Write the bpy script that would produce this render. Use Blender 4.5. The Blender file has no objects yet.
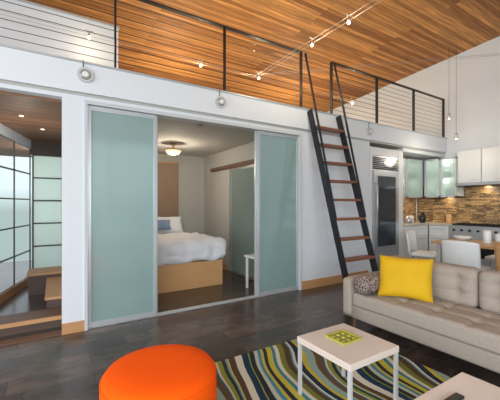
import bpy, bmesh, math, random
from mathutils import Vector, Matrix, noise
random.seed(4)
scene = bpy.context.scene
COL = scene.collection
try:
    scene.view_settings.view_transform = 'Standard'
except Exception:
    pass

# ---------------------------------------------------------------- materials
def srgb(c):
    return tuple(((v/255.0)/12.92 if v/255.0 <= 0.04045 else ((v/255.0+0.055)/1.055)**2.4) for v in c)

def mat(name, rgb, rough=0.6, metal=0.0, var=0.0, vscale=8.0, bump=0.0, bscale=60.0, emit=0.0, spec=0.5, stretch=None, trans=0.0, coat=0.0):
    m = bpy.data.materials.new(name); m.use_nodes = True
    nt = m.node_tree; n = nt.nodes; l = nt.links
    b = n['Principled BSDF']; c = srgb(rgb)
    b.inputs['Base Color'].default_value = (*c, 1)
    b.inputs['Roughness'].default_value = rough
    b.inputs['Metallic'].default_value = metal
    b.inputs['Specular IOR Level'].default_value = spec
    b.inputs['Transmission Weight'].default_value = trans
    if coat:
        b.inputs['Coat Weight'].default_value = coat; b.inputs['Coat Roughness'].default_value = .10; b.inputs['Coat IOR'].default_value = 2.1
    if emit:
        b.inputs['Emission Color'].default_value = (*c, 1)
        b.inputs['Emission Strength'].default_value = emit
    tc = n.new('ShaderNodeTexCoord')
    src = tc.outputs['Object']
    if stretch:
        mp = n.new('ShaderNodeMapping'); mp.inputs['Scale'].default_value = stretch
        l.new(src, mp.inputs['Vector']); src = mp.outputs['Vector']
    nz = n.new('ShaderNodeTexNoise'); nz.inputs['Scale'].default_value = vscale; nz.inputs['Detail'].default_value = 4
    l.new(src, nz.inputs['Vector'])
    mx = n.new('ShaderNodeMix'); mx.data_type = 'RGBA'
    mx.inputs['A'].default_value = (*[v*(1-var) for v in c], 1)
    mx.inputs['B'].default_value = (*[min(1, v*(1+var)) for v in c], 1)
    l.new(nz.outputs['Fac'], mx.inputs['Factor'])
    l.new(mx.outputs['Result'], b.inputs['Base Color'])
    if bump:
        nb = n.new('ShaderNodeTexNoise'); nb.inputs['Scale'].default_value = bscale
        l.new(src, nb.inputs['Vector'])
        bp = n.new('ShaderNodeBump'); bp.inputs['Strength'].default_value = bump; bp.inputs['Distance'].default_value = 0.01
        l.new(nb.outputs['Fac'], bp.inputs['Height']); l.new(bp.outputs['Normal'], b.inputs['Normal'])
    return m

def brick_mat(name, c1, c2, cm, bw, rh, mortar, rough=0.5, nscale=6, nstretch=(1, 1, 1), nvar=0.3, mode='XY', bump=0.2, offset=0.37, spec=.5):
    m = bpy.data.materials.new(name); m.use_nodes = True
    nt = m.node_tree; n = nt.nodes; l = nt.links
    b = n['Principled BSDF']; b.inputs['Roughness'].default_value = rough; b.inputs['Specular IOR Level'].default_value = spec
    tc = n.new('ShaderNodeTexCoord'); src = tc.outputs['Object']
    if mode == 'WALL':
        sp = n.new('ShaderNodeSeparateXYZ'); l.new(src, sp.inputs[0])
        ad = n.new('ShaderNodeMath'); ad.operation = 'ADD'
        l.new(sp.outputs['X'], ad.inputs[0]); l.new(sp.outputs['Y'], ad.inputs[1])
        cb = n.new('ShaderNodeCombineXYZ'); l.new(ad.outputs[0], cb.inputs['X']); l.new(sp.outputs['Z'], cb.inputs['Y'])
        src = cb.outputs[0]
    br = n.new('ShaderNodeTexBrick'); br.inputs['Scale'].default_value = 1
    br.inputs['Brick Width'].default_value = bw; br.inputs['Row Height'].default_value = rh
    br.inputs['Mortar Size'].default_value = mortar; br.inputs['Mortar Smooth'].default_value = 0.1
    br.offset = offset
    br.inputs['Color1'].default_value = (*srgb(c1), 1); br.inputs['Color2'].default_value = (*srgb(c2), 1)
    br.inputs['Mortar'].default_value = (*srgb(cm), 1)
    l.new(src, br.inputs['Vector'])
    mp = n.new('ShaderNodeMapping'); mp.inputs['Scale'].default_value = nstretch; l.new(src, mp.inputs['Vector'])
    nz = n.new('ShaderNodeTexNoise'); nz.inputs['Scale'].default_value = nscale; nz.inputs['Detail'].default_value = 6
    l.new(mp.outputs[0], nz.inputs['Vector'])
    mr = n.new('ShaderNodeMapRange'); mr.inputs['From Min'].default_value = 0.3; mr.inputs['From Max'].default_value = 0.7
    mr.inputs['To Min'].default_value = 1-nvar; mr.inputs['To Max'].default_value = 1+nvar
    l.new(nz.outputs['Fac'], mr.inputs['Value'])
    mx = n.new('ShaderNodeVectorMath'); mx.operation = 'SCALE'
    l.new(br.outputs['Color'], mx.inputs[0]); l.new(mr.outputs[0], mx.inputs['Scale'])
    l.new(mx.outputs[0], b.inputs['Base Color'])
    if bump:
        bp = n.new('ShaderNodeBump'); bp.inputs['Strength'].default_value = bump; bp.inputs['Distance'].default_value = 0.004; bp.invert = True
        l.new(br.outputs['Fac'], bp.inputs['Height']); l.new(bp.outputs['Normal'], b.inputs['Normal'])
    return m

M_wall = mat('wall_paint', (217, 221, 226), 0.7, var=0.03, vscale=2)
M_fascia = mat('fascia_paint', (221, 225, 230), 0.55, var=0.03, vscale=2)
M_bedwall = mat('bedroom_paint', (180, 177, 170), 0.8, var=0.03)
M_ceil = brick_mat('cedar_planks', (208, 150, 88), (134, 84, 46), (92, 56, 30), 4.3, 0.07, 0.002, 0.6, 5, (0.4, 9, 1), 0.38, spec=.3, offset=.43)
M_ceil2 = brick_mat('hall_ceiling_planks', (156, 108, 72), (120, 80, 52), (56, 38, 26), 2.0, 0.06, 0.005, 0.55, 5, (0.5, 9, 1), 0.25)
M_floor = brick_mat('dark_floor_planks', (86, 71, 64), (62, 53, 49), (36, 31, 29), 0.9, 0.22, 0.003, 0.25, 5, (1, 1.8, 1), 0.42, bump=0.15)
M_mosaic = brick_mat('mosaic_tile', (190, 156, 108), (86, 66, 50), (66, 55, 45), 0.13, 0.032, 0.002, 0.3, 30, (1, 3, 1), 0.8, mode='WALL')
M_maple = mat('maple', (206, 160, 108), 0.45, var=0.12, vscale=3, stretch=(1, 1, 12))
M_maple_h = mat('maple_trim', (190, 142, 96), 0.5, var=0.12, vscale=3, stretch=(1, 12, 12))
M_tread = mat('tread_wood', (132, 82, 58), 0.5, var=0.15, vscale=3, stretch=(1, 12, 12))
M_brown = mat('walnut', (104, 74, 56), 0.5, var=0.15, vscale=3, stretch=(8, 1, 1))
M_headb = mat('headboard_wood', (146, 120, 98), 0.6, var=0.1, vscale=3, stretch=(8, 1, 1))
M_dkwood = mat('dark_step_wood', (84, 64, 54), 0.45, var=0.2, vscale=4, stretch=(1, 8, 8))
M_black = mat('black_steel', (34, 34, 38), 0.45, metal=0.3, var=0.05)
M_dkframe = mat('dark_window_frame', (74, 72, 68), 0.5, var=0.05)
M_cable = mat('steel_cable', (70, 70, 74), 0.35, metal=0.8)
M_wire = mat('lamp_wire', (160, 150, 140), 0.4, metal=0.3)
M_alu = mat('aluminium', (198, 202, 204), 0.35, metal=0.5, var=0.03)
M_alupaint = mat('painted_aluminium', (196, 200, 202), 0.75, var=0.03, spec=.2)
M_steel = mat('stainless_steel', (190, 192, 194), 0.3, metal=0.8, var=0.08, vscale=4, stretch=(20, 20, 1))
M_steeldk = mat('dark_glass', (30, 34, 40), 0.12)
M_fridgegl = mat('fridge_glass', (48, 55, 62), 0.08, var=.1, vscale=3)
M_frost = mat('frosted_green_glass', (154, 186, 184), 0.45, var=0.16, vscale=0.8, trans=.3, coat=1.0)  # broad noise puts soft reflection tones into the glass colour
M_frost2 = mat('frosted_door_glass', (124, 140, 136), 0.2, var=0.05, vscale=1.2)
M_cabglass = mat('cabinet_glass', (216, 234, 226), 0.2, var=0.06, vscale=5, trans=.7)
M_cabwhite = mat('white_lacquer', (222, 223, 222), 0.35, var=0.02)
M_counter = mat('stone_counter', (186, 182, 172), 0.3, var=0.1, vscale=30)
M_sofa = mat('sofa_fabric', (168, 157, 146), 0.95, var=0.26, vscale=110, bump=0.4, bscale=300, spec=.15)
M_yellow = mat('mustard_velvet', (214, 168, 8), 0.8, var=0.12, vscale=6, bump=0.2, bscale=200)
M_orange = mat('orange_felt', (246, 90, 8), 0.9, var=0.04, vscale=3, bump=0.12, bscale=250, spec=.12)
M_ttop = mat('white_oak_top', (218, 203, 192), 0.3, var=0.03, vscale=2)
M_tleg = mat('white_metal', (190, 188, 188), 0.4)
M_white = mat('white_linen', (230, 231, 235), 0.85, var=0.03, vscale=4, bump=0.35, bscale=14)
M_bluepil = mat('blue_linen', (120, 140, 170), 0.85, var=0.3, vscale=20)
M_graychair = mat('pale_upholstery', (222, 223, 222), 0.85, var=0.05, vscale=30)
M_plastic = mat('white_plastic', (230, 230, 227), 0.35)
M_tablewood = mat('table_wood', (196, 150, 96), 0.35, var=0.12, vscale=3, stretch=(12, 1, 1))
M_bulb = mat('halogen_bulb', (255, 236, 190), 0.4, emit=14)
M_puck = mat('puck_light', (206, 208, 208), 0.35, metal=0.3)
M_bronze = mat('bronze', (150, 128, 104), 0.4, metal=0.5)
M_shade = mat('lamp_glass', (240, 214, 172), 0.5, emit=0.85)
M_green = mat('olive_glaze', (136, 138, 44), 0.35, var=0.35, vscale=25)
M_green2 = mat('olive_yellow_glaze', (178, 172, 70), 0.35, var=0.2, vscale=25)
M_glow = mat('recessed_lens', (255, 232, 196), 0.4, emit=2.5)
M_blackp = mat('black_plastic', (22, 22, 24), 0.4)
M_detect = mat('detector_plastic', (160, 160, 158), 0.6)

def translucent(name, rgb):
    m = bpy.data.materials.new(name); m.use_nodes = True
    nt = m.node_tree; n = nt.nodes; l = nt.links
    b = n['Principled BSDF']; b.inputs['Base Color'].default_value = (*srgb(rgb), 1); b.inputs['Roughness'].default_value = .4
    t = n.new('ShaderNodeBsdfTranslucent'); t.inputs['Color'].default_value = (*srgb(rgb), 1)
    mx = n.new('ShaderNodeMixShader'); mx.inputs[0].default_value = 0.6
    l.new(b.outputs[0], mx.inputs[1]); l.new(t.outputs[0], mx.inputs[2])
    l.new(mx.outputs[0], n['Material Output'].inputs['Surface'])
    return m
M_screen = translucent('rice_screen', (216, 226, 222))

def paisley():
    m = mat('patterned_cloth', (120, 110, 110), 0.9)
    nt = m.node_tree; n = nt.nodes; l = nt.links; b = n['Principled BSDF']
    v = n.new('ShaderNodeTexVoronoi'); v.inputs['Scale'].default_value = 34; v.feature = 'DISTANCE_TO_EDGE'
    w = n.new('ShaderNodeTexNoise'); w.inputs['Scale'].default_value = 30
    tc = n.new('ShaderNodeTexCoord'); l.new(tc.outputs['Object'], v.inputs['Vector']); l.new(tc.outputs['Object'], w.inputs['Vector'])
    ad = n.new('ShaderNodeMath'); ad.operation = 'MULTIPLY'; l.new(v.outputs['Distance'], ad.inputs[0]); l.new(w.outputs['Fac'], ad.inputs[1])
    r = n.new('ShaderNodeValToRGB'); r.color_ramp.elements[0].position = .02; r.color_ramp.elements[0].color = (*srgb((166, 150, 140)), 1)
    r.color_ramp.elements[1].position = .08; r.color_ramp.elements[1].color = (*srgb((84, 68, 66)), 1)
    l.new(ad.outputs[0], r.inputs[0]); l.new(r.outputs[0], b.inputs['Base Color'])
    return m
M_paisley = paisley()

def rugmat():
    m = bpy.data.materials.new('striped_wool'); m.use_nodes = True
    nt = m.node_tree; n = nt.nodes; l = nt.links; b = n['Principled BSDF']; b.inputs['Roughness'].default_value = .95
    b.inputs['Specular IOR Level'].default_value = .1
    tc = n.new('ShaderNodeTexCoord'); sp = n.new('ShaderNodeSeparateXYZ'); l.new(tc.outputs['Object'], sp.inputs[0])
    def M(op, a, bb=None):
        k = n.new('ShaderNodeMath'); k.operation = op
        for i, q in enumerate((a, bb)):
            if q is None: continue
            if isinstance(q, (int, float)): k.inputs[i].default_value = q
            else: l.new(q, k.inputs[i])
        return k.outputs[0]
    s1 = M('SINE', M('ADD', M('MULTIPLY', sp.outputs['Y'], 3.2), M('MULTIPLY', sp.outputs['X'], 2.0)))
    s2 = M('SINE', M('ADD', M('MULTIPLY', sp.outputs['Y'], 1.5), 1.0))
    v = M('ADD', M('ADD', sp.outputs['X'], M('MULTIPLY', s1, .06)), M('MULTIPLY', s2, .08))
    v = M('ADD', v, M('MULTIPLY', sp.outputs['Y'], -0.10))
    jl = n.new('ShaderNodeTexNoise'); jl.inputs['Scale'].default_value = 1.8; jl.inputs['Detail'].default_value = 0; l.new(tc.outputs['Object'], jl.inputs['Vector'])
    v = M('ADD', v, M('MULTIPLY', M('SUBTRACT', jl.outputs['Fac'], .5), .17))
    jn = n.new('ShaderNodeTexNoise'); jn.inputs['Scale'].default_value = 90; l.new(tc.outputs['Object'], jn.inputs['Vector'])
    v = M('ADD', v, M('MULTIPLY', M('SUBTRACT', jn.outputs['Fac'], .5), .010))
    f = M('FRACT', M('ADD', M('DIVIDE', v, 0.86), 4.2))
    r = n.new('ShaderNodeValToRGB'); r.color_ramp.interpolation = 'CONSTANT'
    cols = [(50,56,62),(198,186,72),(64,128,148),(216,210,188),(122,126,60),(88,70,54),(92,156,168),(218,210,190),(42,54,74),(204,180,60),(148,172,160),(106,82,60),(50,102,126),
            (208,200,176),(140,146,64),(54,54,56),(106,160,170),(210,190,84),(92,72,56),(220,214,196),(40,62,86),(156,158,72),(48,54,58),(192,194,178),(74,140,156),(198,180,76)]
    rr = random.Random(11); pos = [0]
    for i in range(len(cols)-1): pos.append(pos[-1]+rr.choice([.45, .6, .9, 1.3, 1.9, 2.3]))
    tot = pos[-1]+1
    el = r.color_ramp.elements
    el[0].position = 0; el[0].color = (*srgb(cols[0]), 1)
    el[1].position = pos[1]/tot; el[1].color = (*srgb(cols[1]), 1)
    for i in range(2, len(cols)):
        e = el.new(pos[i]/tot); e.color = (*srgb(cols[i]), 1)
    l.new(f, r.inputs[0]); l.new(r.outputs[0], b.inputs['Base Color'])
    nb = n.new('ShaderNodeTexNoise'); nb.inputs['Scale'].default_value = 220
    bp = n.new('ShaderNodeBump'); bp.inputs['Strength'].default_value = .8; bp.inputs['Distance'].default_value = .012
    l.new(tc.outputs['Object'], nb.inputs['Vector']); l.new(nb.outputs['Fac'], bp.inputs['Height']); l.new(bp.outputs['Normal'], b.inputs['Normal'])
    return m
M_rug = rugmat()

# ---------------------------------------------------------------- geometry helpers
def tag(o, label=None, cat=None, kind=None, group=None):
    if label: o['label'] = label
    if cat: o['category'] = cat
    if kind: o['kind'] = kind
    if group: o['group'] = group
    return o

def finish(name, bm, m, parent=None, smooth=False, bevel=0, **k):
    bmesh.ops.recalc_face_normals(bm, faces=bm.faces)
    co = [v.co for v in bm.verts]
    c = Vector([(min(v[i] for v in co)+max(v[i] for v in co))/2 for i in range(3)])
    for v in bm.verts: v.co -= c
    me = bpy.data.meshes.new(name); bm.to_mesh(me); bm.free()
    me.materials.append(m)
    if smooth is True:
        for p in me.polygons: p.use_smooth = True
    elif smooth == 'side':
        for p in me.polygons: p.use_smooth = len(p.vertices) == 4
    o = bpy.data.objects.new(name, me); COL.objects.link(o); o.location = c
    if parent:
        o.parent = parent; o.matrix_parent_inverse = Matrix.Translation(parent.location).inverted()
    if bevel:
        bv = o.modifiers.new('bevel', 'BEVEL'); bv.width = bevel; bv.segments = 2; bv.limit_method = 'ANGLE'
    return tag(o, **k)

def addbox(bm, x0, x1, y0, y1, z0, z1):
    vs = [bm.verts.new((x, y, z)) for x in (x0, x1) for y in (y0, y1) for z in (z0, z1)]
    for f in ((0,1,3,2),(4,6,7,5),(0,4,5,1),(2,3,7,6),(0,2,6,4),(1,5,7,3)):
        bm.faces.new([vs[i] for i in f])

def box(name, b, m, **k):
    bm = bmesh.new(); addbox(bm, *b); return finish(name, bm, m, **k)
def boxes(name, bs, m, **k):
    bm = bmesh.new()
    for b in bs: addbox(bm, *b)
    return finish(name, bm, m, **k)

def addbar(bm, p1, p2, w, h, up=(0, 0, 1)):
    p1 = Vector(p1); p2 = Vector(p2); d = (p2-p1).normalized(); up = Vector(up)
    s = d.cross(up)
    if s.length < 1e-4: s = d.cross(Vector((0, 1, 0)))
    s.normalize(); u = s.cross(d).normalized()
    vs = []
    for p in (p1, p2):
        for a, b_ in ((-1, -1), (1, -1), (1, 1), (-1, 1)):
            vs.append(bm.verts.new(p+s*a*w/2+u*b_*h/2))
    for f in ((0,1,2,3),(7,6,5,4),(0,4,5,1),(1,5,6,2),(2,6,7,3),(3,7,4,0)):
        bm.faces.new([vs[i] for i in f])
def bar(name, p1, p2, w, h, m, up=(0, 0, 1), **k):
    bm = bmesh.new(); addbar(bm, p1, p2, w, h, up); return finish(name, bm, m, **k)

def addtube(bm, pts, r, seg=8):
    pts = [Vector(p) for p in pts]; rings = []
    rr = r if isinstance(r, (list, tuple)) else [r]*len(pts)
    ref = None
    for i, p in enumerate(pts):
        d = (pts[min(i+1, len(pts)-1)]-pts[max(i-1, 0)]).normalized()
        if ref is None:
            ref = Vector((0, 0, 1)) if abs(d.z) < .9 else Vector((1, 0, 0))
        s = d.cross(ref).normalized(); u = s.cross(d).normalized(); ref = u
        rings.append([bm.verts.new(p+(s*math.cos(2*math.pi*j/seg)+u*math.sin(2*math.pi*j/seg))*rr[i]) for j in range(seg)])
    for a, b in zip(rings, rings[1:]):
        for j in range(seg): bm.faces.new((a[j], a[(j+1) % seg], b[(j+1) % seg], b[j]))
    bm.faces.new(rings[0][::-1]); bm.faces.new(rings[-1])
def tube(name, pts, r, m, seg=8, **k):
    bm = bmesh.new(); addtube(bm, pts, r, seg); return finish(name, bm, m, smooth='side', **k)

def lathe(name, prof, c, m, seg=32, **k):
    bm = bmesh.new(); rings = []
    for r, z in prof:
        rings.append([bm.verts.new((c[0]+r*math.cos(2*math.pi*j/seg), c[1]+r*math.sin(2*math.pi*j/seg), c[2]+z)) for j in range(seg)])
    for a, b in zip(rings, rings[1:]):
        for j in range(seg): bm.faces.new((a[j], a[(j+1) % seg], b[(j+1) % seg], b[j]))
    bm.faces.new(rings[0][::-1]); bm.faces.new(rings[-1])
    return finish(name, bm, m, smooth='side', **k)

def rbox(name, b, r, m, cuts=10, tuft=None, puff=0, wob=0, wfreq=4.5, **k):
    x0, x1, y0, y1, z0, z1 = b
    h = Vector(((x1-x0)/2, (y1-y0)/2, (z1-z0)/2)); c = Vector(((x0+x1)/2, (y0+y1)/2, (z0+z1)/2))
    bm = bmesh.new(); bmesh.ops.create_cube(bm, size=2)
    bmesh.ops.subdivide_edges(bm, edges=bm.edges[:], cuts=cuts, use_grid_fill=True)
    for v in bm.verts:
        q = v.co.copy(); p = Vector([q[i]*h[i] for i in range(3)])
        inner = Vector([max(-(h[i]-r), min(h[i]-r, p[i])) for i in range(3)])
        d = p-inner
        if d.length > 1e-6: p = inner+d.normalized()*r
        if puff:
            ax = puff[0]; o = [i for i in range(3) if i != ax]
            p[ax] += puff[1]*(1-q[o[0]]**2)*(1-q[o[1]]**2)*q[ax]
        if tuft:
            ax, sg, us, ws, dep, sig, gr = tuft
            if q[ax]*sg > .98:
                o = [i for i in range(3) if i != ax]
                for tu in us:
                    p[ax] -= sg*gr*math.exp(-(p[o[0]]-tu*h[o[0]])**2/.02**2)
                for tv in ws:
                    p[ax] -= sg*gr*math.exp(-(p[o[1]]-tv*h[o[1]])**2/.02**2)
                for tu in us:
                    for tv in ws:
                        d2 = (p[o[0]]-tu*h[o[0]])**2+(p[o[1]]-tv*h[o[1]])**2
                        p[ax] -= sg*dep*math.exp(-d2/sig**2)
        if wob:
            nz = noise.noise_vector((p+c)*wfreq); p += nz*wob
        v.co = p+c
    return finish(name, bm, m, smooth=True, **k)

def pillow(name, w, hgt, t, m, loc, rot, parent=None, **k):
    bm = bmesh.new(); bmesh.ops.create_cube(bm, size=2)
    bmesh.ops.subdivide_edges(bm, edges=bm.edges[:], cuts=13, use_grid_fill=True)
    for v in bm.verts:
        x, y, z = v.co
        e = max(0, (1-x*x)*(1-y*y))**.42
        px = x*(w/2)*(1-.07*(1-y*y)); py = y*(hgt/2)*(1-.07*(1-x*x))
        v.co = Vector((px, py, z*(t/2)*e+.004*z))
        v.co += noise.noise_vector(v.co*9)*.006
    o = finish(name, bm, m, parent=None, smooth=True, **k)
    o.location = loc; o.rotation_euler = rot
    if parent:
        o.parent = parent; o.matrix_parent_inverse = Matrix.Translation(parent.location).inverted()
    return o

def empty(name, loc=(0, 0, 0), **k):
    e = bpy.data.objects.new(name, None); e.location = loc; e.empty_display_size = .1; COL.objects.link(e); return tag(e, **k)

S = dict(kind='structure')
# ---------------------------------------------------------------- room shell
SL = 2.84
box('floor', (-5, 8.0, -7, 5.4, -.1, 0), M_floor, label='dark brown wood plank floor', cat='floor', **S)
boxes('wall_main', [(-5, -1.0, 0, .12, 0, 2.5), (.064, .27, 0, .12, 0, 2.5), (-1.0, .064, 0, .12, 2.46, 2.5), (.27, 3.295, 0, .12, 2.46, 2.5),
                     (3.295, 4.9, 0, .12, 0, 2.5)], M_wall, label='white painted wall with wide opening to the bedroom', cat='wall', **S)
box('trim_1', (-5, 7.65, -.035, 0, 2.53, SL), M_fascia, label='white fascia board along the mezzanine edge', cat='trim', bevel=.004, **S)
box('trim_2', (-5, 7.65, -.05, 0.1, SL, SL+.018), M_alu, label='thin metal cap on the mezzanine edge', cat='trim', **S)
box('floor_mezzanine', (-5, 7.65, .0, 5.2, 2.5, SL), M_bedwall, label='mezzanine floor slab above the bedroom', cat='floor', **S)
box('ceiling_hall', (-2.5, .14, .13, 5.2, 2.44, 2.5), M_ceil2, label='wood plank ceiling of the side passage', cat='ceiling', **S)
box('ceiling_bedroom', (.2, 4.6, .13, 3.1, 2.455, 2.5), M_bedwall, label='plain light bedroom ceiling', cat='ceiling', **S)
bm = bmesh.new()
def zc(y): return 4.67-.075*y
v = [bm.verts.new(p) for p in [(-5,-7,zc(-7)),(8,-7,zc(-7)),(8,5.4,zc(5.4)),(-5,5.4,zc(5.4)),(-5,-7,zc(-7)+.1),(8,-7,zc(-7)+.1),(8,5.4,zc(5.4)+.1),(-5,5.4,zc(5.4)+.1)]]
for f in ((0,1,2,3),(7,6,5,4),(0,4,5,1),(1,5,6,2),(2,6,7,3),(3,7,4,0)): bm.faces.new([v[i] for i in f])
finish('ceiling', bm, M_ceil, label='sloped cedar plank ceiling', cat='ceiling', **S)
box('wall_east', (7.65, 7.8, -7, 5.2, 0, 5.1), M_wall, label='tall white end wall behind the kitchen', cat='wall', **S)
boxes('wall_south', [(-5, 7.65, -7.1, -7, 0, .35), (-5, 7.65, -7.1, -7, 3.3, 5.15), (7.0, 7.65, -7.1, -7, .35, 3.3)]+[(x, x+.12, -7.1, -7, .35, 3.3) for x in (-5, -3.4, -1.8, -.2, 1.4, 3.0, 4.6, 6.0)], M_wall,
      label='white wall with a long row of windows', cat='wall', **S)
box('wall_mezzanine_back', (-5, 7.65, 5.2, 5.3, SL, 4.3), M_wall, label='white wall at the back of the mezzanine', cat='wall', **S)
box('wall_mezzanine_partition', (-5, .80, 1.2, 1.32, SL, 3.95), M_fascia, label='low white partition wall on the mezzanine', cat='wall', **S)
box('trim_5', (-5, .82, 1.18, 1.34, 3.95, 3.975), M_alu, label='thin cap on the mezzanine partition', cat='trim', **S)
box('wall_bedroom_back', (.2, 3.1, 3.1, 3.2, 0, 2.5), M_bedwall, label='beige-grey bedroom back wall', cat='wall', **S)
box('wall_bedroom_west', (.14, .2, .13, 5.2, 0, 2.5), M_wall, label='wall between passage and bedroom', cat='wall', **S)
box('wall_bedroom_east', (3.0, 3.1, .13, 3.1, 0, 2.455), M_bedwall, label='beige-grey bedroom side wall', cat='wall', **S)
box('wall_kitchen_back', (4.9, 7.65, .68, .78, 0, 2.5), M_wall, label='white kitchen back wall', cat='wall', **S)
box('wall_kitchen_side', (4.9, 4.96, .0, .68, 0, 2.5), M_wall, label='white side wall of kitchen recess', cat='wall', **S)
box('ceiling_kitchen', (6.0, 7.64, .0, .67, 2.42, 2.49), M_wall, label='white kitchen soffit', cat='ceiling', **S)
box('baseboard_main', (3.30, 4.9, -.018, 0, 0, .13), M_maple_h, label='light wood baseboard', cat='baseboard', **S)
box('baseboard_pillar', (.062, .272, -.018, 0, 0, .11), M_maple_h, label='light wood baseboard on the pillar', cat='baseboard', **S)
box('baseboard_bedroom', (2.985, 3.0, 1.9, 3.1, 0, .1), M_maple_h, label='light wood bedroom baseboard', cat='baseboard', **S)

# ---------------------------------------------------------------- sliding glass doors
boxes('trim_3', [(.27, .30, -.02, .12, 0, 2.46), (3.265, 3.295, -.02, .12, 0, 2.46), (.30, 3.265, -.02, .12, 2.42, 2.46)], M_alupaint,
      label='aluminium frame around the sliding door opening', cat='trim', **S)
boxes('trim_4', [(.30, 3.265, .0, .012, 0, .012), (.30, 3.265, .045, .055, 0, .012), (.30, 3.265, .09, .10, 0, .012), (.30, 3.265, .0, .10, 0, .004)], M_alu, label='aluminium floor track of the sliding doors', cat='trim', **S)
def panel(n, x0, x1, y0, label):
    y1 = y0+.034; z0 = .014; z1 = 2.415; w = .034
    e = empty('door_%d' % n, ((x0+x1)/2, y0, 0), label=label, cat='sliding door', **S)
    boxes('door_frame', [(x0, x0+w, y0, y1, z0, z1), (x1-w, x1, y0, y1, z0, z1), (x0+w, x1-w, y0, y1, z0, z0+.05), (x0+w, x1-w, y0, y1, z1-.05, z1)], M_alu, parent=e)
    box('glass_panel', (x0+w, x1-w, y0+.012, y0+.022, z0+.05, z1-.05), M_frost, parent=e)
panel(1, .302, 1.04, .012, 'aluminium framed sliding door with frosted green glass')
panel(2, .325, 1.065, .055, 'aluminium framed sliding door parked behind another one')
panel(3, 2.505, 3.263, .012, 'aluminium framed sliding door with frosted green glass')
panel(4, 2.48, 3.24, .055, 'aluminium framed sliding door parked behind another one')

# ---------------------------------------------------------------- mezzanine railing
def railing(xs, zt, label):
    e = empty('cable_railing', ((xs[0]+xs[-1])/2, -.02, SL+.02), label=label, cat='railing')
    for x in xs:
        box('post', (x-.009, x+.009, -.04, .01, SL+.019, zt), M_black, parent=e)
    box('top_rail', (xs[0]-.008, xs[-1]+.008, -.045, .015, zt, zt+.014), M_black, parent=e)
    nC = 9
    for i in range(nC):
        z = SL+.10+i*(zt-SL-.13)/(nC-.2)
        tube('cable', [(xs[0], -.015, z), (xs[-1], -.015, z)], .0036, M_cable, seg=6, parent=e)
    return e
railing([-3.45, -2.1, -.78, .574, 1.94, 3.285], 3.72, 'black steel railing with horizontal steel cables above the doors')
railing([3.95, 5.15, 6.35, 7.53], 3.72, 'black steel railing with horizontal steel cables above the kitchen')

# ---------------------------------------------------------------- ladder
def ladder():
    xl, xr = 3.40, 4.04; yb = -.90; zt = SL-.02
    e = empty('ship_ladder', ((xl+xr)/2, -.5, 0), label='steep black steel ladder with wooden treads leaning on the mezzanine', cat='ladder')
    yt = -.085
    dirv = Vector((0, yt-yb, zt)).normalized(); nrm = dirv.cross(Vector((1, 0, 0)))
    for x in (xl, xr):
        bar('stringer', (x, yb, .02), (x, yt, zt), .02, .10, M_black, up=nrm, parent=e)
        box('foot', (x-.03, x+.03, yb-.07, yb+.07, 0, .012), M_black, parent=e)
    for i in range(9):
        z = (i+1)*zt/10; y = yb+(yt-yb)*z/zt
        box('tread', (xl+.012, xr-.012, y-.075, y+.075, z-.018, z+.018), M_tread, parent=e, bevel=.004)
    sl = (yt-yb)/zt
    for x, px in ((xl, 3.31), (xr, 3.945)):
        z0 = 1.15; y0 = yb+sl*z0
        bar('grab_rail', (x+.0, y0-.06, z0), (px+.012, -.075, 3.70), .016, .03, M_black, up=nrm, parent=e)
        bar('rail_bracket', (x, y0, z0+.06), (x, y0-.065, z0+.06), .016, .016, M_black, parent=e)
ladder()

# ---------------------------------------------------------------- cable lights
def wire_pair(name, p1, p2, off, label):
    e = empty(name, p1, label=label, cat='cable light wire')
    for s in (-1, 1):
        o = Vector(off)*s
        tube('wire', [Vector(p1)+o, Vector(p2)+o], .0026, M_wire, seg=6, parent=e)
wire_pair('light_cable', (-4.0, .93, 3.62), (7.60, .93, 3.62), (0, .04, 0), 'pair of thin steel wires carrying halogen lamps along the mezzanine')
wire_pair('light_cable', (3.03, .88, 3.60), (3.03, -4.5, 3.60), (.04, 0, 0), 'pair of thin steel wires carrying halogen lamps across the room')
wire_pair('light_cable', (3.10, .92, 3.66), (7.58, -1.9, 4.1), (.02, .03, 0), 'pair of thin steel wires running to the end wall')
def lampx(p, en=9):
    x, y, z = p
    e = empty('halogen_spotlight', p, label='small halogen lamp clipped on tensioned wires', cat='spotlight', group='halogen lamps on wires')
    bm = bmesh.new()
    addtube(bm, [(x-.05, y, z+.0), (x, y, z-.02), (x+.05, y, z)], .005, 6); addtube(bm, [(x, y, z-.02), (x, y, z-.06)], .006, 6)
    addtube(bm, [(x, y, z-.05), (x, y, z-.08)], .012, 10)
    finish('lamp_bracket', bm, M_steel, parent=e)
    lathe('bulb', [(.006, 0), (.015, -.01), (.018, -.022), (.012, -.034)], (x, y, z-.08), M_bulb, seg=14, parent=e)
    L = bpy.data.lights.new('halogen', 'POINT'); L.energy = en; L.color = (1, .83, .58); L.shadow_soft_size = .03
    lo = bpy.data.objects.new('halogen_light', L); lo.location = (x, y, z-.16); COL.objects.link(lo); lo.parent = e
    lo.matrix_parent_inverse = Matrix.Translation(e.location).inverted()
for p in [(3.03, -.54, 3.65), (3.03, .80, 3.65), (3.03, -1.18, 3.65), (2.0, .93, 3.68), (5.6, .93, 3.68)]: lampx(p, 16)
lampx((.39, .93, 3.68), 2.5)

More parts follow.
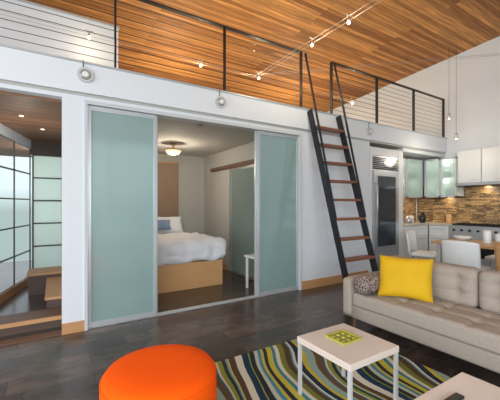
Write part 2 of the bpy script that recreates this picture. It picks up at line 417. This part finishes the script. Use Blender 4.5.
def puck(x, z):
    e = empty('puck_spotlight', (x, -.05, z), label='round metal puck spotlight on the white fascia', cat='spotlight', group='puck lights on the fascia')
    bm = bmesh.new(); addtube(bm, [(x, -.036, z), (x, -.06, z)], .078, 24); finish('mounting_plate', bm, M_puck, parent=e, smooth='side')
    bm = bmesh.new(); addtube(bm, [(x, -.06, z), (x, -.07, z)], [.055, .048], 24); finish('lens_ring', bm, M_steel, parent=e, smooth='side')
    bm = bmesh.new(); addtube(bm, [(x, -.07, z), (x, -.075, z)], [.034, .028], 20); finish('lens', bm, M_plastic, parent=e, smooth='side')
    bm = bmesh.new(); addtube(bm, [(x-.02, -.045, z+.07), (x-.02, -.05, SL+.01), (x-.02, .0, SL+.04)], .005, 6); finish('cord', bm, M_black, parent=e)
for x, z in ((.275, 2.715), (1.87, 2.70), (4.9, 2.68)): puck(x, z)

# ---------------------------------------------------------------- bedroom
def bed():
    e = empty('bed', (1.65, 1.9, 0), label='double bed with maple platform and white duvet', cat='bed')
    x0, x1, y0, y1 = .92, 2.40, .95, 2.98
    box('bed_base', (x0, x1, y0, y1, 0, .42), M_maple, parent=e, bevel=.006)
    rbox('mattress', (x0+.02, x1-.02, y0+.03, y1-.05, .42, .62), .06, M_white, cuts=8, parent=e)
    rbox('duvet', (x0-.03, x1+.07, y0-.07, 2.35, .43, .765), .09, M_white, cuts=50, parent=e, puff=(2, .035), wob=.045, wfreq=6.5)
    pillow('pillow', .68, .45, .22, M_white, (1.35, 2.80, .87), (math.radians(62), 0, 0), parent=e)
    pillow('pillow', .68, .45, .22, M_white, (2.04, 2.80, .87), (math.radians(62), 0, 0), parent=e)
    pillow('pillow', .62, .42, .18, M_white, (1.38, 2.52, .91), (math.radians(52), 0, .05), parent=e)
    pillow('pillow', .34, .24, .13, M_bluepil, (1.80, 2.40, .94), (math.radians(50), 0, -.1), parent=e, label='small blue patterned pillow')
    pillow('pillow', .6, .42, .18, M_white, (1.98, 2.56, .91), (math.radians(60), 0, -.05), parent=e)
bed()
e = empty('headboard', (1.6, 3.07, 0), label='tall brown wood headboard panel on the bedroom wall', cat='headboard')
box('panel', (.85, 2.35, 3.03, 3.095, 0, 2.24), M_headb, parent=e, bevel=.004)
box('cap', (.84, 2.36, 3.02, 3.095, 2.24, 2.27), M_maple_h, parent=e)
e = empty('wall_sliding_door', (2.95, 1.4, 0), label='frosted sliding door hung on a dark rail at the bedroom wall', cat='sliding door')
boxes('door_frame', [(2.955, 2.99, .80, .84, .01, 2.05), (2.955, 2.99, 1.70, 1.74, .01, 2.05), (2.955, 2.99, .84, 1.70, .01, .06), (2.955, 2.99, .84, 1.70, 2.0, 2.05)], M_steel, parent=e)
box('glass_panel', (2.965, 2.98, .84, 1.70, .06, 2.0), M_frost2, parent=e)
box('rail', (2.93, 2.998, .5, 2.6, 2.06, 2.13), M_brown, parent=e)
e = empty('ceiling_lamp', (1.83, 1.8, 2.455), label='semi flush bedroom lamp with bronze ring and warm glass bowl', cat='ceiling lamp')
lathe('canopy', [(.06, 0), (.06, -.03), (.02, -.04), (.012, -.1)], (1.83, 1.8, 2.455), M_bronze, parent=e)
lathe('shade', [(.02, -.10), (.145, -.12), (.145, -.14), (.105, -.19), (.045, -.212), (.004, -.217)], (1.83, 1.8, 2.455), M_shade, parent=e)
lathe('ring', [(.147, -.115), (.155, -.115), (.155, -.135), (.147, -.135)], (1.83, 1.8, 2.455), M_bronze, parent=e)
lathe('smoke_detector', [(.045, 0), (.045, -.02), (.03, -.03)], (1.72, .34, 2.455), M_detect, label='small round smoke detector on the bedroom ceiling', cat='smoke detector', seg=20)
e = empty('side_table', (2.76, .42, 0), label='small white wooden side table beside the doorway', cat='side table')
box('top', (2.60, 2.94, .22, .58, .50, .53), M_plastic, parent=e, bevel=.004)
for x in (2.62, 2.89):
    for y in (.24, .53): box('leg', (x, x+.03, y, y+.03, 0, .50), M_plastic, parent=e)
box('apron', (2.65, 2.89, .245, .26, .44, .50), M_plastic, parent=e)

# ---------------------------------------------------------------- passage
def screen(p, q, z0, z1, rows, cols, mfr, mgl, name, label, th=.03, glass=True):
    p = Vector((p[0], p[1], 0)); q = Vector((q[0], q[1], 0)); d = q-p
    e = empty(name, (p+q)/2, label=label, cat='window', **S)
    bm = bmesh.new(); Z = Vector((0, 0, 1))
    for i in range(cols+1):
        a = p+d*i/cols; addbar(bm, a+Z*z0, a+Z*z1, th, th*1.3)
    for j in range(rows+1):
        z = z0+(z1-z0)*j/rows; addbar(bm, p+Z*z, q+Z*z, th*1.2, th)
    finish('window_frame', bm, mfr, parent=e)
    if glass:
        bm = bmesh.new(); addbar(bm, p+Z*(z0+z1)/2, q+Z*(z0+z1)/2, .006, (z1-z0)); finish('glass_pane', bm, mgl, parent=e)
screen((-.32, 2.82), (.12, 2.82), .22, 2.2, 5, 1, M_dkframe, M_screen, 'window_1', 'translucent pale panels in dark frames', th=.024)
box('wall_hall_header', (-.36, .14, 2.76, 2.88, 2.2, 2.44), M_ceil2, label='wooden header over the screen', cat='wall', **S)
box('wall_hall_sill', (-.36, .14, 2.76, 2.88, 0, .22), M_wall, label='white sill wall under the screen', cat='wall', **S)
screen((-.36, 2.80), (-.84, .80), .12, 2.3, 5, 3, M_dkframe, M_screen, 'window_2', 'tall gridded glazed wall in the passage', th=.02, glass=False)
bm = bmesh.new(); addbar(bm, (-.36, 2.8, 2.37), (-.85, .7, 2.37), .05, .14); finish('wall_hall_window_header', bm, M_wall, label='white band above the passage windows', cat='wall', **S)
bm = bmesh.new(); addbar(bm, (-.36, 2.8, .06), (-.85, .7, .06), .05, .12); finish('wall_hall_window_sill', bm, M_maple_h, label='wooden band below the passage windows', cat='wall', **S)
e = empty('stair_parapet', (-.1, 1.9, 0), label='low parapet with wooden cap around the stairwell', cat='parapet', group='stairwell low walls')
box('parapet_body', (-.33, .13, 1.85, 2.25, 0, .29), M_dkwood, parent=e)
box('parapet_cap', (-.35, .13, 1.82, 2.28, .29, .325), M_maple_h, parent=e)
e = empty('stair_parapet', (.05, 1.1, 0), label='long low wall with wooden cap beside the passage wall', cat='parapet', group='stairwell low walls')
box('parapet_body', (-.08, .13, .62, 1.80, 0, .22), M_dkwood, parent=e)
box('parapet_cap', (-.10, .13, .60, 1.81, .22, .25), M_maple_h, parent=e)
e = empty('wood_landing', (-.3, 1.0, 0), label='low dark wooden landing with light wood edge', cat='landing')
box('landing_body', (-.70, .13, .26, .58, 0, .10), M_dkwood, parent=e)
box('landing_edge', (-.70, .13, .235, .26, .085, .125), M_maple_h, parent=e)
box('landing_top', (-.70, .13, .26, .58, .10, .123), M_brown, parent=e)
box('trim_6', (-1.0, .062, -.01, .10, 0, .014), M_brown, label='wooden threshold of the passage opening', cat='trim', **S)
for x, y in ((-.35, 1.0), (-.15, 1.7)):
    lathe('recessed_light', [(.024, 0), (.024, -.006), (.016, -.008)], (x, y, 2.44), M_glow, label='small round recessed light in wooden ceiling', cat='recessed light', seg=16, group='recessed passage lights')

# ---------------------------------------------------------------- kitchen
e = empty('refrigerator', (5.43, .3, 0), label='tall built-in refrigerator with dark glass door and steel frame', cat='refrigerator')
box('body', (5.03, 5.83, .0, .66, 0, 2.26), M_steel, parent=e)
d = box('door', (5.045, 5.815, -.03, 0, .12, 1.98), M_steel, parent=e, bevel=.004)
box('door_glass', (5.16, 5.71, -.036, -.03, .55, 1.88), M_fridgegl, parent=d)
tube('handle', [(5.10, -.03, .9), (5.10, -.07, .92), (5.10, -.07, 1.72), (5.10, -.03, 1.74)], .012, M_steel, parent=d)
bm = bmesh.new()
for i in range(7): addbox(bm, 5.05, 5.81, -.025, 0, 2.01+i*.034, 2.03+i*.034)
finish('grille', bm, M_steeldk, parent=e)
boxes('tall_cabinet', [(4.965, 5.025, -.01, .66, 0, 2.42), (5.835, 5.99, -.01, .66, 0, 2.42), (5.025, 5.835, .0, .66, 2.27, 2.42)], M_cabwhite, label='white cabinet surround enclosing the refrigerator', cat='cabinet')
box('backsplash', (6.0, 7.61, .668, .679, .925, 1.5), M_mosaic, label='tan and brown mosaic tile backsplash', cat='backsplash', group='mosaic backsplash')
box('backsplash', (7.636, 7.648, -2.2, .66, .925, 1.79), M_mosaic, label='tan and brown mosaic tile backsplash behind the range', cat='backsplash', group='mosaic backsplash')
def glasscab(x0, x1, y0, y1, face, label, n=2):
    z0, z1 = 1.5, 2.36
    e = empty('glass_cabinet', ((x0+x1)/2, (y0+y1)/2, z0), label=label, cat='wall cabinet')
    t = .02; zm = (z0+z1)/2
    if face == 'y':
        boxes('body', [(x0, x0+t, y0, y1, z0, z1), (x1-t, x1, y0, y1, z0, z1), (x0, x1, y0, y1, z0, z0+t), (x0, x1, y0, y1, z1-t, z1), (x0, x1, y1-t, y1, z0, z1)], M_cabwhite, parent=e)
        box('shelf', (x0+t, x1-t, y0+.03, y1-t, zm, zm+.015), M_cabwhite, parent=e)
        for i in range(n):
            a = x0+(x1-x0)*i/n+.003; b = x0+(x1-x0)*(i+1)/n-.003
            d = boxes('door', [(a, a+.03, y0-.02, y0, z0, z1), (b-.03, b, y0-.02, y0, z0, z1), (a, b, y0-.02, y0, z0, z0+.03), (a, b, y0-.02, y0, z1-.03, z1)], M_alupaint, parent=e)
            box('glass', (a+.03, b-.03, y0-.013, y0-.007, z0+.03, z1-.03), M_cabglass, parent=d)
            cx = (a+b)/2; cy = (y0+y1)/2
            for zz in (z0+t+.001, zm+.016):
                for dx in (-.13, .05, .18):
                    hh = random.uniform(.08, .16)
                    lathe('glassware', [(.04, 0), (.045, hh), (.035, hh)], (cx+dx, cy, zz), random.choice([M_graychair, M_bluepil, M_tleg]), seg=14, label='small cup or bowl stored behind cabinet glass', cat='glassware', group='dishes in the glass cabinets')
    else:
        boxes('body', [(x0, x1, y0, y0+t, z0, z1), (x0, x1, y1-t, y1, z0, z1), (x0, x1, y0, y1, z0, z0+t), (x0, x1, y0, y1, z1-t, z1), (x1-t, x1, y0, y1, z0, z1)], M_cabwhite, parent=e)
        box('shelf', (x0+.03, x1-t, y0+t, y1-t, zm, zm+.015), M_cabwhite, parent=e)
        for i in range(n):
            a = y0+(y1-y0)*i/n+.003; b = y0+(y1-y0)*(i+1)/n-.003
            d = boxes('door', [(x0-.02, x0, a, a+.03, z0, z1), (x0-.02, x0, b-.03, b, z0, z1), (x0-.02, x0, a, b, z0, z0+.03), (x0-.02, x0, a, b, z1-.03, z1)], M_alupaint, parent=e)
            box('glass', (x0-.013, x0-.007, a+.03, b-.03, z0+.03, z1-.03), M_cabglass, parent=d)
            cy = (a+b)/2; cx = (x0+x1)/2
            for zz in (z0+t+.001, zm+.016):
                for dy in (-.07, .07):
                    hh = random.uniform(.08, .16)
                    lathe('glassware', [(.04, 0), (.045, hh), (.035, hh)], (cx, cy+dy, zz), random.choice([M_graychair, M_bluepil, M_tleg]), seg=14, label='small cup or bowl stored behind cabinet glass', cat='glassware', group='dishes in the glass cabinets')
    L = bpy.data.lights.new('cabinet_fill', 'POINT'); L.energy = 5; L.color = (1, .97, .88); L.shadow_soft_size = .03  # added fill lights inside the cabinet, brightening its glass; no fixture
    lo = bpy.data.objects.new('cabinet_fill', L); lo.location = ((x0+x1)/2+.08, (y0+y1)/2, z1-.08); COL.objects.link(lo); lo.parent = e
    lo.matrix_parent_inverse = Matrix.Translation(e.location).inverted()
    L2 = L.copy(); L2.energy = 4
    lo = bpy.data.objects.new('cabinet_fill', L2); lo.location = ((x0+x1)/2+.08, (y0+y1)/2, zm-.06); COL.objects.link(lo); lo.parent = e
    lo.matrix_parent_inverse = Matrix.Translation(e.location).inverted()
glasscab(6.0, 7.25, .32, .66, 'y', 'wall cabinet with pale green glass doors on the back wall', 2)
glasscab(7.31, 7.63, -.40, .29, 'x', 'wall cabinet with pale green glass doors by the range', 2)
for i, (a, b) in enumerate(((-.86, -.42), (-1.30, -.865), (-1.75, -1.305))):
    e = empty('wall_cabinet', (7.45, (a+b)/2, 1.8), label='white lacquered wall cabinet over the range', cat='wall cabinet', group='white wall cabinets')
    box('body', (7.31, 7.63, a, b, 1.80, 2.46), M_cabwhite, parent=e)
    d = box('door', (7.29, 7.308, a+.004, b-.004, 1.80, 2.46), M_cabwhite, parent=e, bevel=.003)
    bar('handle', (7.275, a+.05, 1.84), (7.275, a+.2, 1.84), .01, .01, M_steel, parent=d)
def basecab(x0, x1, y0, y1, face, label, m=M_cabwhite):
    e = empty('base_cabinet', ((x0+x1)/2, (y0+y1)/2, 0), label=label, cat='base cabinet', group='kitchen base cabinets')
    box('body', (x0, x1, y0, y1, 0.0, .88), m, parent=e)
    if face == 'y':
        f = [(x0+.005, x1-.005, y0-.02, y0-.001, .1, .66), (x0+.005, x1-.005, y0-.02, y0-.001, .67, .87)]
    else:
        f = [(x0-.02, x0-.001, y0+.005, y1-.005, .1, .66), (x0-.02, x0-.001, y0+.005, y1-.005, .67, .87)]
    for nm, q in zip(('door', 'drawer'), f):
        dd = box(nm, q, m, parent=e, bevel=.003)
        z = q[5]-.05
        if face == 'y': bar('handle', (q[0]+.06, q[2]-.02, z), (q[1]-.06, q[2]-.02, z), .012, .012, M_steel, parent=dd)
        else: bar('handle', (q[0]-.02, q[2]+.06, z), (q[0]-.02, q[3]-.06, z), .012, .012, M_steel, parent=dd)
basecab(6.0, 6.5, .06, .66, 'y', 'white base cabinet with drawer under the stone counter')
basecab(6.51, 7.0, .06, .66, 'y', 'white base cabinet with drawer under the stone counter')
basecab(7.04, 7.63, -.38, .04, 'x', 'white base cabinet beside the range')
basecab(7.04, 7.63, -1.85, -1.33, 'x', 'white base cabinet beside the range')
boxes('countertop', [(6.0, 7.63, .03, .66, .885, .92), (7.01, 7.63, -.39, .03, .885, .92)], M_counter, label='pale stone L-shaped kitchen countertop', cat='countertop')
box('countertop', (7.01, 7.63, -2.2, -1.325, .885, .92), M_counter, label='pale stone kitchen countertop beside the range', cat='countertop')
e = empty('range_cooker', (7.3, -.85, 0), label='wide stainless steel gas range with black grates', cat='cooker')
box('body', (7.0, 7.63, -1.315, -.395, 0, .91), M_steel, parent=e)
for a, b in ((-1.30, -.88), (-.86, -.41)):
    d = box('oven_door', (6.975, 6.999, a, b, .15, .74), M_steel, parent=e, bevel=.003)
    box('oven_window', (6.97, 6.975, a+.08, b-.08, .3, .58), M_steeldk, parent=d)
    bar('handle', (6.95, a+.04, .69), (6.95, b-.04, .69), .02, .02, M_steel, parent=d)
for i in range(6):
    y = -1.22+i*.145
    bm = bmesh.new(); addtube(bm, [(6.999, y, .82), (6.965, y, .82)], .022, 14); finish('knob', bm, M_blackp, parent=e)
bm = bmesh.new()
for i in range(9): addbar(bm, (7.05, -1.27+i*.103, .935), (7.58, -1.27+i*.103, .935), .014, .02)
for x in (7.06, 7.3, 7.57): addbar(bm, (x, -1.28, .92), (x, -.43, .92), .014, .02)
finish('grate', bm, M_blackp, parent=e)
e = empty('range_hood', (7.4, -.86, 1.7), label='slim stainless range hood under the wall cabinets', cat='range hood')
box('hood_body', (7.2, 7.63, -1.30, -.42, 1.73, 1.795), M_steel, parent=e, bevel=.004)
box('filter', (7.24, 7.60, -1.26, -.46, 1.722, 1.73), M_blackp, parent=e)
lathe('kettle', [(.07, 0), (.09, .02), (.085, .1), (.05, .15), (.02, .16), (.012, .18)], (6.75, .35, .92), M_steel, label='small steel kettle on the kitchen counter', cat='kettle', seg=20)
lathe('vase', [(.05, 0), (.075, .06), (.07, .16), (.03, .22), (.04, .26)], (7.15, .25, .92), M_steeldk, label='dark blue vase on the kitchen counter', cat='vase', seg=20)
lathe('jar', [(.05, 0), (.055, .02), (.055, .14), (.04, .16)], (6.95, .4, .92), M_plastic, label='white ceramic jar on the kitchen counter', cat='jar', seg=20)
lathe('jar', [(.05, 0), (.055, .02), (.055, .18), (.04, .2)], (7.4, -.2, .92), M_maple, label='wooden canister on the counter beside the range', cat='jar', seg=20)
for (x, y, z) in ((7.15, -.32, 3.16), (7.2, -.44, 2.72)):
    e = empty('pendant_lamp', (x, y, z), label='small metal pendant lamp hanging on a thin cord', cat='pendant lamp', group='small kitchen pendants')
    tube('cord', [(x, y, z+.12), (x, y, zc(y))], .003, M_cable, seg=6, parent=e)
    lathe('lamp_shade', [(.012, .13), (.03, .12), (.042, 0), (.036, 0), (.024, .1)], (x, y, z), M_alu, seg=18, parent=e)
    lathe('bulb', [(.01, .06), (.022, .03), (.016, .0)], (x, y, z), M_bulb, seg=12, parent=e)

# dining
e = empty('dining_table', (5.6, -1.85, 0), label='rectangular light wood dining table', cat='dining table')
box('table_top', (5.18, 6.02, -2.75, -1.0, .715, .75), M_tablewood, parent=e, bevel=.004)
for x in (5.24, 5.90):
    for y in (-2.69, -1.12): box('leg', (x, x+.06, y, y+.06, 0, .715), M_tleg, parent=e)
box('apron', (5.26, 5.94, -1.10, -1.08, .65, .715), M_tleg, parent=e)
box('apron', (5.26, 5.94, -2.67, -2.65, .65, .715), M_tleg, parent=e)
def chair(m, label, loc, rotz):
    e = empty('dining_chair', (0, 0, 0), label=label, cat='chair', group='dining chairs')
    rbox('seat', (-.22, .23, -.23, .23, .41, .48), .03, m, cuts=6, parent=e, puff=(2, .01))
    bm = bmesh.new(); n = 12; rows = 8
    grid = []
    for side in (0, 1):
        g = []
        for j in range(rows+1):
            z = .45+.40*j/rows; r = []
            for i in range(n+1):
                u = -1+2*i/n
                x = -.25-.05*j/rows+.07*u*u-(0 if side == 0 else .035)
                zz = z-(.03*abs(u)**4 if j == rows else 0)
                r.append(bm.verts.new((x, u*.235, zz)))
            g.append(r)
        grid.append(g)
    for g in grid:
        for j in range(rows):
            for i in range(n): bm.faces.new((g[j][i], g[j][i+1], g[j+1][i+1], g[j+1][i]))
    a, b = grid
    for i in range(n):
        bm.faces.new((a[0][i], a[0][i+1], b[0][i+1], b[0][i])); bm.faces.new((a[rows][i], a[rows][i+1], b[rows][i+1], b[rows][i]))
    for j in range(rows):
        bm.faces.new((a[j][0], a[j+1][0], b[j+1][0], b[j][0])); bm.faces.new((a[j][n], a[j+1][n], b[j+1][n], b[j][n]))
    finish('backrest', bm, m, parent=e, smooth=True)
    for sx in (-1, 1):
        for sy in (-1, 1):
            tube('leg', [(.16*sx, .16*sy, .42), (.21*sx, .21*sy, 0)], .013, M_steel, parent=e)
    e.location = loc; e.rotation_euler[2] = rotz
chair(M_graychair, 'pale upholstered dining chair at the long side of the table', (4.98, -1.62, 0), 0.05)
chair(M_maple, 'light wood dining chair at the long side of the table', (4.98, -2.28, 0), -.03)
chair(M_plastic, 'white dining chair at the end of the table', (5.72, -.62, 0), -math.pi/2+.25)
chair(M_plastic, 'white dining chair at the far side of the table', (6.35, -1.6, 0), math.pi)
lathe('vase', [(.05, 0), (.05, .02), (.055, .18), (.05, .2)], (5.6, -1.62, .75), M_plastic, label='white cylindrical vase on the dining table', cat='vase', seg=20)
lathe('bowl', [(.05, 0), (.11, .05), (.14, .08), (.13, .08), (.05, .02)], (5.6, -1.28, .75), M_plastic, label='white bowl on the dining table', cat='bowl', seg=24)

# ---------------------------------------------------------------- living area
bm = bmesh.new(); addbox(bm, .66, 2.60, -3.9, -1.38, 0.0, .014)
finish('rug', bm, M_rug, bevel=.004, label='striped wool rug in olive, teal, cream and brown', cat='rug')
def sofa():
    e = empty('sofa', (3.1, -2.45, 0), label='low grey-beige tufted fabric sofa', cat='sofa')
    X0, X1, Y0, Y1 = 2.68, 3.56, -3.54, -1.38
    rbox('sofa_base', (X0+.02, X1, Y0, Y1, .13, .27), .02, M_sofa, cuts=6, parent=e)
    rbox('sofa_back', (X1-.16, X1, Y0, Y1, .2, .70), .04, M_sofa, cuts=8, parent=e)
    for y in (Y0, Y1-.13):
        rbox('armrest', (X0, X1-.03, y, y+.13, .14, .555), .045, M_sofa, cuts=10, parent=e)
    ym = (Y0+Y1)/2
    a, b = Y1-.135, Y0+.135
    us = (-.3, .4); ws = tuple(-.833+i*.3333 for i in range(6))
    rbox('seat_cushion', (X0+.005, X1-.30, b, a, .265, .41), .035, M_sofa, cuts=78, parent=e, puff=(2, .008), tuft=(2, 1, us, ws, .024, .045, .011))
    cy = (a+b)/2; hy = (a-b)/2; cx = (X0+.005+X1-.30)/2; hx = (X1-.30-X0-.005)/2
    for w_ in ws:
        for u in us:
            zt = .41+.008*(1-u*u)*(1-w_*w_)-.046
            bm = bmesh.new(); addtube(bm, [(cx+u*hx, cy+w_*hy, zt), (cx+u*hx, cy+w_*hy, zt+.012)], [.014, .009], 12)
            finish('seat_button', bm, M_sofa, parent=e, smooth='side')
    for a, b in ((Y1-.135, ym+.003), (ym-.003, Y0+.135)):
        ws = (-.667, 0, .667)
        rbox('back_cushion', (X1-.34, X1-.14, b, a, .39, .755), .06, M_sofa, cuts=44, parent=e, puff=(0, .02), tuft=(0, -1, ws, (-.25, .4), .032, .05, .006))
        cy = (a+b)/2; hy = (a-b)/2
        for w_ in ws:
            for u in (-.25, .4):
                xb = X1-.34-.02*(1-u*u)*(1-w_*w_)+.044; zb_ = .5725+u*.1825
                bm = bmesh.new(); addtube(bm, [(xb, cy+w_*hy, zb_), (xb-.012, cy+w_*hy, zb_)], [.014, .009], 12)
                finish('back_button', bm, M_sofa, parent=e, smooth='side')
    for x in (X0+.10, X1-.10):
        for y in (Y0+.10, Y1-.10):
            bm = bmesh.new(); addtube(bm, [(x, y, .13), (x, y, 0)], [.024, .014], 12); finish('leg', bm, M_brown, parent=e)
sofa()
pillow('cushion', .50, .42, .16, M_yellow, (2.985, -1.93, .612), (math.radians(72), 0, math.radians(-62)), label='mustard yellow square cushion leaning on the sofa back', cat='cushion')
bm = bmesh.new()
addtube(bm, [(2.645, -1.64, .51), (2.65, -1.64, .51), (2.67, -1.64, .51), (2.73, -1.64, .51), (3.0, -1.625, .51), (3.10, -1.62, .51), (3.13, -1.62, .51), (3.135, -1.62, .51)], [.03, .06, .085, .096, .096, .088, .065, .03], 24)
finish('bolster_cushion', bm, M_paisley, smooth=True, label='dark and white patterned bolster cushion by the armrest', cat='cushion')

def ctable(x0, x1, y0, y1, label):
    e = empty('coffee_table', ((x0+x1)/2, (y0+y1)/2, 0.014), label=label, cat='coffee table', group='square coffee tables')
    box('table_top', (x0, x1, y0, y1, .378, .42), M_ttop, parent=e, bevel=.003)
    w = .021
    for x in (x0+.004, x1-w-.004):
        for y in (y0+.004, y1-w-.004): box('leg', (x, x+w, y, y+w, .0145, .378), M_tleg, parent=e)
ctable(1.45, 1.92, -2.555, -2.085, 'square white coffee table on thin legs with green tray')
ctable(1.45, 1.92, -3.42, -2.93, 'square white coffee table on thin legs beside the sofa')
e = empty('tray', (1.70, -2.28, .42), label='square olive yellow glazed tray on the coffee table', cat='tray')
tx, ty = 1.70, -2.28
box('tray_base', (tx-.082, tx+.082, ty-.076, ty+.076, .421, .426), M_green, parent=e)
boxes('tray_rim', [(tx-.09, tx+.09, ty-.084, ty-.076, .421, .434), (tx-.09, tx+.09, ty+.076, ty+.084, .421, .434), (tx-.09, tx-.082, ty-.076, ty+.076, .421, .434), (tx+.082, tx+.09, ty-.076, ty+.076, .421, .434)], M_green2, parent=e)
for i in range(3):
    for j in range(3):
        cx, cy = tx-.052+i*.052, ty-.048+j*.048
        bm = bmesh.new(); addtube(bm, [(cx, cy, .426), (cx, cy, .431)], [.018, .012], 14)
        finish('tray_relief', bm, M_green2, parent=e, smooth='side')
box('remote_control', (1.50, 1.66, -3.06, -3.02, .421, .437), M_blackp, bevel=.005, label='slim black remote control on the coffee table', cat='remote control')

OX, OY = .518, -1.985
e = empty('ottoman', (OX, OY, 0), label='round bright orange felt ottoman on the rug edge', cat='ottoman')
R = .318; zb = .016
prof = [(R-.03, zb), (R-.008, zb+.01), (R, zb+.03), (R+.003, .2), (R, .37), (R-.006, .392), (R-.022, .412), (R-.05, .424), (R-.12, .432), (R-.2, .435), (.02, .436)]
lathe('ottoman_body', prof, (OX, OY, 0), M_orange, seg=96, parent=e)
for z in (.38, .03):
    bm = bmesh.new(); addtube(bm, [(OX+(R-.001)*math.cos(a*math.pi/36), OY+(R-.001)*math.sin(a*math.pi/36), z) for a in range(73)], .003, 6)
    finish('piping', bm, M_orange, parent=e, smooth=True)

# ---------------------------------------------------------------- lights
w = bpy.data.worlds.new('World'); scene.world = w; w.use_nodes = True
nt = w.node_tree; bg = nt.nodes['Background']; bg.inputs[1].default_value = 1.5
tc = nt.nodes.new('ShaderNodeTexCoord'); sp = nt.nodes.new('ShaderNodeSeparateXYZ'); rp = nt.nodes.new('ShaderNodeValToRGB')
mr = nt.nodes.new('ShaderNodeMapRange'); mr.inputs['From Min'].default_value = -.5; mr.inputs['From Max'].default_value = .5
nt.links.new(tc.outputs['Generated'], sp.inputs[0]); nt.links.new(sp.outputs['Z'], mr.inputs['Value']); nt.links.new(mr.outputs[0], rp.inputs[0])
el = rp.color_ramp.elements
el[0].position = 0; el[0].color = (.26, .33, .34, 1); el[1].position = 1; el[1].color = (.82, .91, 1, 1)
k = el.new(.48); k.color = (.30, .38, .37, 1); k = el.new(.54); k.color = (.56, .66, .69, 1)
nt.links.new(rp.outputs[0], bg.inputs[0])
def pt(loc, en, col=(1, .85, .65), r=.2):
    L = bpy.data.lights.new('room_light', 'POINT'); L.energy = en; L.color = col; L.shadow_soft_size = r
    o = bpy.data.objects.new('room_light', L); o.location = loc; COL.objects.link(o); return o
def area(loc, target, en, sx, sy, col=(1, 1, 1)):
    L = bpy.data.lights.new('area_light', 'AREA'); L.shape = 'RECTANGLE'; L.size = sx; L.size_y = sy; L.energy = en; L.color = col
    o = bpy.data.objects.new('area_light', L); o.location = loc
    o.rotation_euler = (Vector(target)-Vector(loc)).to_track_quat('-Z', 'Y').to_euler(); COL.objects.link(o); return o
pt((1.83, 1.8, 2.1), 24, (1, .86, .68), r=.1)
pt((2.2, 2.8, 3.4), 62, (1, .82, .56), .25)  # added warm fill above the mezzanine, brightens the ceiling planks
pt((5.5, 2.8, 3.4), 62, (1, .82, .56), .25)  # second added warm fill for the ceiling planks, no lamp here
pt((6.4, -.6, 2.3), 14, (1, .88, .72), .1)
pt((-.35, 1.2, 1.9), 8, (1, .9, .76), .05)
area((6.8, .45, 1.48), (6.8, .5, .9), 4, 1.3, .1, (1, .84, .62))
area((7.5, -.1, 1.48), (7.6, -.1, .9), 2, .1, .6, (1, .84, .62))
area((7.45, -.85, 1.70), (7.55, -.85, .9), 4, .1, .8, (1, .84, .62))
area((-.1, 4.2, 1.6), (-.1, 2.8, 1.3), 38, .4, 1.8, (.96, 1, .98))  # unseen light added behind the translucent panels, in place of sky
area((-1.5, -6.6, 1.9), (2.5, 0, 1.0), 270, 5, 2.0, (.90, .95, 1))
area((-4.5, -3.0, 2.2), (2.5, -2, 1.0), 180, 4, 2.5, (.90, .95, 1))

# ---------------------------------------------------------------- camera
cam = bpy.data.cameras.new('Camera'); cam.sensor_width = 36; cam.lens = 36*315/500
cam.shift_y = 4/500
co = bpy.data.objects.new('Camera', cam); COL.objects.link(co)
co.location = (0, -3.795, 1.35); co.rotation_euler = (math.radians(90), 0, math.radians(-31.8))
scene.camera = co
